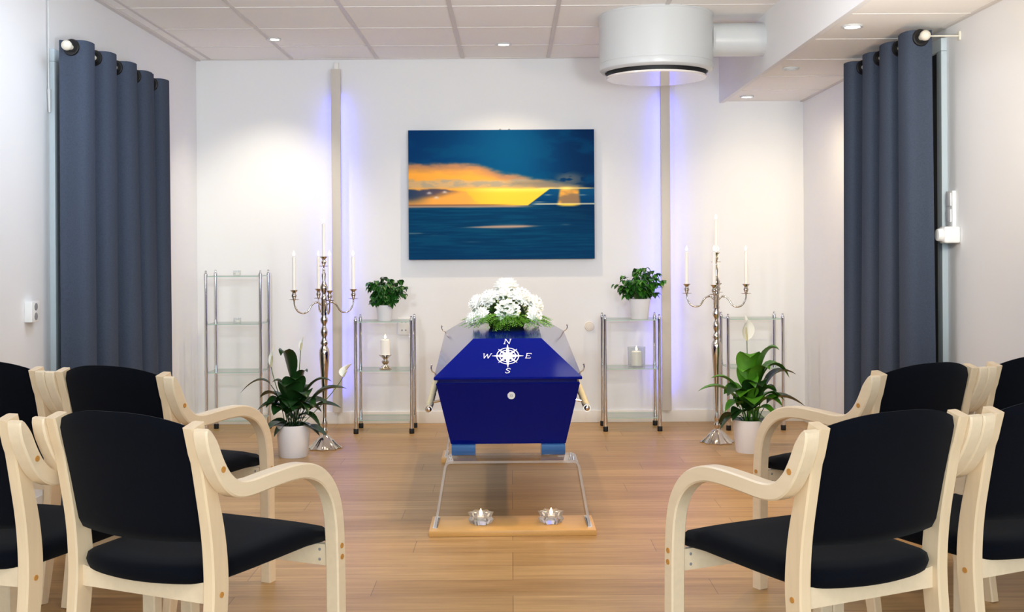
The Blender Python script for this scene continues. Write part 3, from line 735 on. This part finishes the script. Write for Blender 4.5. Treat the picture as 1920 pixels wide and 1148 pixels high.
# ------------------------------------------------------------------ peace lilies
def lily(label, loc, potr, poth, mp, leaves, flowers, seed, m2, extra=18, wide=1.8):
    rnd = random.Random(seed)
    t = thing('peace_lily', label, 'plant', loc, 0, 'potted peace lilies')
    bm = B(); lathe(bm, [(potr*.80, 0), (potr*.82, .003), (potr, poth-.004), (potr*1.005, poth), (potr*.95, poth), (potr*.93, poth-.03), (0, poth-.032)], n=40); obj('pot', bm, mp, t, 50)
    bm = B(); lathe(bm, [(potr*.92, poth-.034), (potr*.92, poth-.022), (0, poth-.018)], n=24); obj('soil', bm, M_soil, t)
    bm = B()
    def L(tx, ty, tz, w, up, pet=.3, tw=0):
        b = Vector((tx*.10+rnd.uniform(-.02, .02), ty*.1+rnd.uniform(-.02, .02), poth-.025)); tip = Vector((tx, ty, tz))
        c = Vector((tx*.35, ty*.35, up)); leaf(bm, b, c, tip, w*wide, pet, 10, .16, int(rnd.random() < .7), tw)
    for a in leaves: L(*a)
    for k in range(extra):
        a = 2*PI*k/extra+rnd.uniform(-.3, .3); r = rnd.uniform(.09, .24); z = poth+rnd.uniform(.0, .26)-r*.35
        L(math.cos(a)*r, math.sin(a)*r*.8, z, rnd.uniform(.05, .08), z+rnd.uniform(.05, .16), rnd.uniform(.25, .4), rnd.uniform(-.5, .5))
    obj('foliage', bm, [M_leaf, m2], t, 'flatleaf')
    for (fx, fy, fz, sl, sw, lean) in flowers:
        bm = B(); base = Vector((fx*.1, fy*.1, poth-.02)); tip = Vector((fx, fy, fz))
        tube(bm, [bez(base, (fx*.75-.0*lean, fy*.7, poth+(fz-poth)*.55), tip, q/8) for q in range(9)], .0025, 6); 
        f = obj('flower_stem', bm, M_stem, t)
        bm = B(); leaf(bm, tip-Vector((0, 0, .004)), tip+Vector((lean*.3, .025, sl*.55)), tip+Vector((lean, .02, sl)), sw, 0, 10, .35); obj('spathe', bm, M_spathe, f, 'flatleaf')
        bm = B(); cyl(bm, tip, tip+Vector((lean*.45, -.012, sl*.5)), .006, 10, r1=.004); obj('spadix', bm, mat('cream_spadix', (214, 206, 160), .7), f)
lily('dark leaved peace lily in a white pot beside the left candelabra', (-1.295, 6.74, 0), .103, .190, M_pot,
  [(-.06, -.06, .60, .075, .74, .3), (-.31, -.02, .375, .035, .60, .45), (.315, .02, .395, .07, .44, .3), (.29, -.05, .29, .06, .36, .35), (.23, .0, .44, .05, .52, .3), (-.20, -.06, .28, .07, .38, .3),
   (-.14, -.10, .30, .08, .42, .3), (.17, -.05, .175, .05, .33, .3), (.09, -.03, .50, .06, .56, .3), (.03, -.08, .46, .08, .52, .3), (-.03, -.10, .42, .09, .50, .28), (.10, -.10, .36, .09, .46, .3), (-.12, -.02, .44, .05, .50, .35), (0, -.12, .30, .09, .42, .3), (.14, -.10, .30, .08, .40, .3), (-.09, -.13, .26, .08, .36, .3)],
  [(.045, 0, .63, .085, .030, .02), (-.135, .02, .53, .13, .036, .02), (.30, -.02, .47, .075, .075, .05)], 2, M_leaf)
lily('bright green peace lily in a white pot beside the right candelabra', (1.417, 6.79, 0), .100, .195, M_pot,
  [(.17, -.05, .61, .085, .70, .3), (-.01, -.08, .57, .085, .68, .3), (.24, 0, .44, .085, .68, .3), (.28, .0, .46, .07, .56, .3), (-.31, -.02, .365, .055, .47, .25), (-.23, .0, .44, .06, .50, .25), (.33, -.02, .27, .075, .42, .3), (.10, -.1, .50, .08, .58, .3),
   (.05, -.12, .40, .09, .50, .3), (-.08, -.12, .34, .09, .46, .3), (.14, -.10, .36, .08, .46, .3), (-.16, -.08, .25, .06, .38, .3), (-.12, -.10, .20, .06, .33, .3), (.0, -.14, .30, .09, .40, .3), (.18, -.08, .28, .08, .40, .3), (-.05, -.05, .48, .08, .56, .3)],
  [(-.012, 0, .665, .155, .085, -.012)], 6, M_leaf2)

# ------------------------------------------------------------------ acrylic coffin stands
def stand(label, x, y, rz):
    t = thing('coffin_stand', label, 'stand', (x, y, 0), rz, 'clear coffin stands')
    bm = B(); box(bm, -.355, .355, 0, .275, 0, .024, .003); obj('board', bm, M_board, t)
    prof = [(-.336, .0245), (-.292, .285), (-.284, .302), (-.270, .310), (.270, .310), (.284, .302), (.292, .285), (.336, .0245)]
    P = []; th = .011
    outer = prof; inner = [(-.325, .0245), (-.2815, .283), (-.276, .294), (-.266, .299), (.266, .299), (.276, .294), (.2815, .283), (.325, .0245)]
    bm = B(); y0, y1 = .055, .245; n = len(outer)
    V = {}
    for nm, pr in (('o', outer), ('i', inner)):
        for yi, yy in enumerate((y0, y1)):
            for k, (a, b) in enumerate(pr): V[nm, yi, k] = bm.verts.new((a, yy, b))
    for k in range(n-1):
        for nm in 'oi': bm.faces.new((V[nm, 0, k], V[nm, 0, k+1], V[nm, 1, k+1], V[nm, 1, k])).material_index = 0
        for yi in (0, 1): bm.faces.new((V['o', yi, k], V['o', yi, k+1], V['i', yi, k+1], V['i', yi, k])).material_index = 1
    for k in (0, n-1): bm.faces.new((V['o', 0, k], V['o', 1, k], V['i', 1, k], V['i', 0, k])).material_index = 1
    obj('acrylic_bridge', bm, [M_acryl, M_acryledge], t)
    for s in (-1, 1):
        bm = B(); box(bm, s*.331-.010, s*.331+.010, .045, .250, .0242, .028); obj('slot_plate', bm, M_chrome, t)
stand('clear acrylic coffin stand on a wooden board, nearer of the two', 0.0, 4.815, R(.5))
stand('clear acrylic coffin stand on a wooden board behind the nearer one', -.05, 6.50, R(.5))
glass_tealight('star shaped glass tealight on the left of the stand board', (-.138, 4.945, .0245), True)
glass_tealight('star shaped glass tealight on the right of the stand board', (.168, 4.955, .0245), True)

# ------------------------------------------------------------------ coffin
CO = thing('coffin', 'navy blue lacquered coffin with a white compass rose on its lid', 'coffin', (-.016, 4.95, 0), R(.75))
Lc = 2.05
def ring_rect(hw, y, z): return [(-hw, y, z), (hw, y, z)]
bm = B()
ZB0, ZT0, ZT1 = .362, .636, .690
loft(bm, [[(-.252, .045, ZB0), (.252, .045, ZB0), (.280, Lc-.05, ZB0), (-.280, Lc-.05, ZB0)], [(-.312, .006, ZT0-.012), (.312, .006, ZT0-.012), (.352, Lc, ZT1-.012), (-.352, Lc, ZT1-.012)],
          [(-.314, .003, ZT0-.006), (.314, .003, ZT0-.006), (.354, Lc, ZT1-.006), (-.354, Lc, ZT1-.006)], [(-.310, .006, ZT0), (.310, .006, ZT0), (.350, Lc, ZT1), (-.350, Lc, ZT1)]])
obj('body', bm, M_coffin, CO, 20)
bm = B()
def lr(hw0, y0, z0, hw1, y1, z1): return [(-hw0, y0, z0), (hw0, y0, z0), (hw1, y1, z1), (-hw1, y1, z1)]
loft(bm, [lr(.300, .010, ZT0, .340, Lc-.01, ZT1), lr(.300, .010, ZT0+.012, .340, Lc-.01, ZT1+.012), lr(.320, -.008, ZT0+.012, .362, Lc+.01, ZT1+.012), lr(.323, -.011, ZT0+.017, .365, Lc+.012, ZT1+.017), lr(.322, -.008, ZT0+.024, .364, Lc+.01, ZT1+.024),
          lr(.153, .170, .815, .190, Lc-.16, .822)])
lid = obj('lid', bm, M_coffin, CO, 20)
# frame of the lid's sloping foot panel
o_ = Vector((0, -.008, ZT0+.024)); v_ = (Vector((0, .170, .815))-o_); Ls = v_.length; v_.normalize(); u_ = Vector((1, 0, 0)); n_ = u_.cross(v_)
def lidM(cx, cy, s=1, rot=0): return Matrix(((u_.x, v_.x, n_.x, 0), (u_.y, v_.y, n_.y, 0), (u_.z, v_.z, n_.z, 0), (0, 0, 0, 1))), cx, cy
def onlid(x, y, z=0): return o_+u_*x+v_*y+n_*z
def flat(bm, poly, z0=.0002, z1=.0014):
    a = [bm.verts.new(onlid(x, y, z0)) for x, y in poly]; b = [bm.verts.new(onlid(x, y, z1)) for x, y in poly]; n = len(poly)
    bm.faces.new(b)
    for i in range(n): bm.faces.new((a[i], a[(i+1) % n], b[(i+1) % n], b[i]))
CX, CY = 0.0, Ls*.535
KY = 1.02
bm = B()
def ringpoly(r0, r1, n=48):
    for i in range(n):
        a, b = 2*PI*i/n, 2*PI*(i+1)/n
        flat(bm, [(CX+r0*math.cos(a), CY+r0*math.sin(a)), (CX+r1*math.cos(a), CY+r1*math.sin(a)), (CX+r1*math.cos(b), CY+r1*math.sin(b)), (CX+r0*math.cos(b), CY+r0*math.sin(b))])
ringpoly(.0465, .0505); ringpoly(.0335, .0375)
for k in range(8):
    a = k*PI/4; Lr = .070 if k % 2 == 0 else .058; wd = .0115 if k % 2 == 0 else .0085; base = .016
    d = (math.cos(a), math.sin(a)); p = (-d[1], d[0])
    flat(bm, [(CX, CY), (CX+d[0]*base+p[0]*wd*.8, CY+d[1]*base+p[1]*wd*.8), (CX+d[0]*Lr+p[0]*.0008, CY+d[1]*Lr+p[1]*.0008), (CX+d[0]*Lr-p[0]*.0008, CY+d[1]*Lr-p[1]*.0008), (CX+d[0]*base-p[0]*wd*.8, CY+d[1]*base-p[1]*wd*.8)], z1=.0016+.0001*k)
cr = [(CX+.012*math.cos(2*PI*i/20), CY+.012*math.sin(2*PI*i/20)) for i in range(20)]; flat(bm, cr, z1=.0026)
obj('compass_rose', bm, M_mark, lid)
def strokes(bm, cx, cy, segs, sc=.0145, w=.0030):
    for (x0, y0, x1, y1, ww) in segs:
        sh = .22
        ax, ay, bx, by = cx+(x0+sh*y0)*sc, cy+y0*sc, cx+(x1+sh*y1)*sc, cy+y1*sc
        dx, dy = bx-ax, by-ay; L = math.hypot(dx, dy); h = w*ww/2; nx, ny = -dy/L*h, dx/L*h
        flat(bm, [(ax+nx, ay+ny), (bx+nx, by+ny), (bx-nx, by-ny), (ax-nx, ay-ny)], z1=.0015+.0002*random.random())
LET = {'N': [(-.75, -1, -.75, 1, 1), (.75, -1, .75, 1, .8), (-.75, 1, .75, -1, 1.2), (-1.05, -1, -.45, -1, .6), (.45, 1, 1.05, 1, .6), (-1.05, 1, -.6, 1, .6)],
 'S': [(.62, .55, .35, .95, 1), (.35, .95, -.35, .92, 1), (-.35, .92, -.62, .5, 1), (-.62, .5, .62, -.4, 1.2), (.62, -.4, .35, -.92, 1), (.35, -.92, -.35, -.95, 1), (-.35, -.95, -.65, -.5, 1)],
 'E': [(-.6, -1, -.6, 1, 1.1), (-.8, 1, .7, 1, .8), (-.6, 0, .4, 0, .8), (-.8, -1, .75, -1, .8), (.7, 1, .7, .6, .6), (.75, -1, .75, -.6, .6)],
 'W': [(-1.1, 1, -.65, -1, 1), (-.65, -1, 0, .8, .8), (0, .8, .55, -1, 1), (.55, -1, 1.15, 1, .8), (-1.35, 1, -.8, 1, .6), (.9, 1, 1.4, 1, .6)]}
for ch, dx, dy in (('N', 0, .089), ('S', 0, -.089), ('E', .092, 0), ('W', -.092, 0)):
    bm = B(); strokes(bm, CX+dx, CY+dy, LET[ch]); obj('letter', bm, M_mark, lid)
# sticker on the body
ft = Vector((0, .045, ZB0)); fv = (Vector((0, .006, ZT0-.012))-ft).normalized(); fn = Vector((1, 0, 0)).cross(fv)
bm = B(); c0 = Vector((.014, 0, 0))+ft+fv*.218; n = 16
a = [bm.verts.new(c0+Vector((math.cos(2*PI*i/n), 0, 0))*.0165*(1+.04*(i % 2))+fv*math.sin(2*PI*i/n)*.0165*(1+.04*(i % 2))+fn*.0015) for i in range(n)]; b = [bm.verts.new(v.co-fn*.0014) for v in a]
bm.faces.new(a)
for i in range(n): bm.faces.new((a[i], a[(i+1) % n], b[(i+1) % n], b[i]))
st = obj('sticker', bm, M_plastic, CO)
bm = B()
for dx, dz, w, h in ((-.0045, 0, .0016, .010), (.0045, 0, .0016, .010), (0, .0045, .008, .0016), (0, -.0045, .008, .0016), (0, .0005, .005, .0014)):
    q = [c0+Vector((dx+sx*w/2, 0, 0))+fv*(dz+sz*h/2)+fn*.0019 for sx, sz in ((-1, -1), (1, -1), (1, 1), (-1, 1))]; bm.faces.new([bm.verts.new(p) for p in q])
obj('sticker_mark', bm, M_greyp, st)
# feet
for y in (.012, 1.62):
    for sx in (-1, 1):
        bm = B(); c = sx*.196
        pr = [(0, .050), (.0, .030), (.004, .016), (.012, .006), (.026, .001), (.12, .0), (.12, .050)]
        rings = []
        for q in range(2):
            rings.append([(c+(.052 if q else -.052)+(-sx*.010 if (q == 1) == (sx < 0) and b < .02 else 0)*0, y+a, .3105+b*1.03) for a, b in pr])
        loft(bm, rings); obj('foot_block', bm, M_coffoot, CO, 30)
# handle rails
for sx in (-1, 1):
    pts = [(sx*.352, .12+1.66*i/40, .507+.04*i/40+.002*math.sin(i*2.2)) for i in range(41)]
    pts = [(x+sx*.030*i/40, y, z) for i, (x, y, z) in enumerate(pts)]
    bm = B(); tube(bm, pts, [.0155+.0018*math.sin(i*2.4) for i in range(41)], 12); h = obj('handle_rail', bm, M_rope, CO)
    for p, s in ((pts[0], -1), (pts[-1], 1)):
        bm = B(); cyl(bm, (p[0], p[1]+s*.012, p[2]), (p[0], p[1]-s*.012, p[2]), .0175, 16); sphere(bm, (p[0], p[1]+s*.012, p[2]), .013, 12, (1, .6, 1)); obj('end_cap', bm, M_silver, h)
    for i in (4, 20, 36):
        p = pts[i]; fz = (p[2]-ZB0)/(ZT0-ZB0); hw = .252+.06*fz+.03*i/40
        bm = B(); tube(bm, [(sx*(hw-.012), p[1], p[2]+.012), (sx*(hw+.02), p[1], p[2]+.010), p], .006, 8); obj('bracket', bm, M_silver, h)
# lid clasps: curled hooks at the rim
for sx, y, hw, z in ((-1, .10, .318, ZT0+.020), (1, .10, .318, ZT0+.020), (-1, Lc-.08, .360, ZT1+.018), (1, Lc-.08, .360, ZT1+.018)):
    bm = B(); x = sx*(hw-.006)
    tube(bm, catmull([(x, y, z), (x+sx*.010, y, z+.012), (x+sx*.022, y, z+.020), (x+sx*.028, y, z+.036), (x+sx*.026, y, z+.046)], 5), [.0030]*21, 8)
    sphere(bm, (x+sx*.026, y, z+.047), .0042, 8); obj('lid_clasp', bm, M_silver, CO)

# ------------------------------------------------------------------ flower arrangement on the lid
FA = thing('flower_arrangement', 'white flower arrangement with green fern lying on the coffin lid', 'flowers', (-.024, 5.80, .8185))
rnd = random.Random(11)
bm = B(); lathe(bm, [(.085, .0), (.09, .01), (.10, .05), (.08, .11), (.04, .155), (.0, .165)], n=28)
bmesh.ops.scale(bm, vec=(1, 1.15, 1), verts=bm.verts); obj('moss_base', bm, mat('moss', (38, 62, 20), .95, noise_amt=.5, noise_scale=(60, 60, 60)), FA)
bm = B()   # fern fronds all round the rim
for k in range(110):
    a = 2*PI*k/110+rnd.uniform(-.05, .05); r0 = .07; r1 = rnd.uniform(.165, .240); ca_, sa = math.cos(a), math.sin(a)*1.55
    b = Vector((ca_*r0, sa*r0, rnd.uniform(.015, .07))); tip = Vector((ca_*r1, sa*r1, rnd.uniform(.004, .05))); c = (b+tip)/2+Vector((0, 0, .035))
    tube(bm, [bez(b, c, tip, q/5) for q in range(6)], .0012, 4)
    for q in range(3, 14):
        p = bez(b, c, tip, q/13); d = (tip-b).normalized(); s = d.cross(Vector((0, 0, 1))).normalized(); L = .030*(1-.06*(q-3))
        for sg in (-1, 1): leaf(bm, p, p+s*sg*L*.5+d*L*.3+Vector((0, 0, .004)), p+s*sg*L+d*L*.55, .0095, 0, 3, .05)
obj('fern_leaves', bm, [M_fern], FA, 'flatleaf')
bm = B()
for k in range(90):
    a = rnd.uniform(0, 2*PI); q = rnd.uniform(.1, .95); r = .15*math.cos(q*PI/2)**.6
    p = Vector((math.cos(a)*r*.8, math.sin(a)*r*1.4, .02+.165*q)); d = Vector((math.cos(a), math.sin(a), .5)).normalized(); e = p+d*rnd.uniform(.03, .05)
    leaf(bm, p, (p+e)/2+Vector((0, 0, .01)), e, .018, 0, 4, .1, 0)
obj('filler_leaves', bm, [mat('dark_filler_leaf', (52, 96, 28), .5, noise_amt=.5, noise_scale=(40, 40, 40))], FA, 'flatleaf')
def bloom():
    bm = B(); r = random.Random(5)
    sphere(bm, (0, 0, .012), .030, 14, (1, 1, .75))
    for lay, (n, el, L, w) in enumerate(((18, -8, .046, .022), (18, 14, .046, .022), (16, 34, .043, .021), (13, 52, .040, .020), (10, 68, .036, .018), (7, 80, .034, .015))):
        for i in range(n):
            a = 2*PI*(i+.5*lay)/n+r.uniform(-.06, .06); e = R(el+r.uniform(-6, 6)); b = Vector((math.cos(a)*.008, math.sin(a)*.008, .006+.002*lay))
            tip = b+Vector((math.cos(a)*math.cos(e), math.sin(a)*math.cos(e), math.sin(e)))*L*r.uniform(.92, 1.08)
            c = (b+tip)/2+Vector((math.cos(a)*.008, math.sin(a)*.008, -.004+.006*(lay > 1)))
            leaf(bm, b, c, tip, w, 0, 5, .35)
    return bm
f0 = None
heads = [(.005, -.150, .088, 1.22), (-.115, -.120, .066, .88), (-.140, -.03, .120, 1.0), (-.077, -.085, .146, 1.0), (-.010, -.085, .160, .85), (.0, .0, .192, 1.25), (.068, -.085, .150, 1.08),
         (.130, -.04, .112, 1.08), (.128, -.115, .064, .95), (-.165, -.08, .048, .75), (-.135, .08, .06, .9), (.135, .09, .07, .9), (-.09, .10, .13, 1), (.09, .11, .13, 1), (0, .15, .12, 1.1), (.07, .2, .06, .9), (-.07, .2, .06, .9)]
for i, (x, y, z, s) in enumerate(heads):
    if f0 is None: o = f0 = obj('white_bloom', bloom(), M_petal, FA, 'flatleaf')
    else:
        o = f0.copy(); COL.objects.link(o); o.parent = FA
    o.location = (x, y, z); o.scale = (s, s, s)
    o.rotation_euler = Vector((x*1.3, y*.7-.03, max(.05, z-.02))).to_track_quat('Z', 'Y').to_euler()
bm = B()
for k in range(170):
    a = rnd.uniform(0, 2*PI); q = rnd.uniform(.1, .95); r = .16*math.cos(q*PI/2)**.5
    p = Vector((math.cos(a)*r*.9, math.sin(a)*r*1.15, .025+.16*q)); rr = rnd.uniform(.005, .009)
    b = B(); bmesh.ops.create_icosphere(b, subdivisions=1, radius=rr); bmesh.ops.translate(b, vec=p, verts=b.verts); merge(bm, b)
obj('small_buds', bm, M_filler, FA)['kind'] = 'stuff'
print('OBJECTS', len(bpy.data.objects))
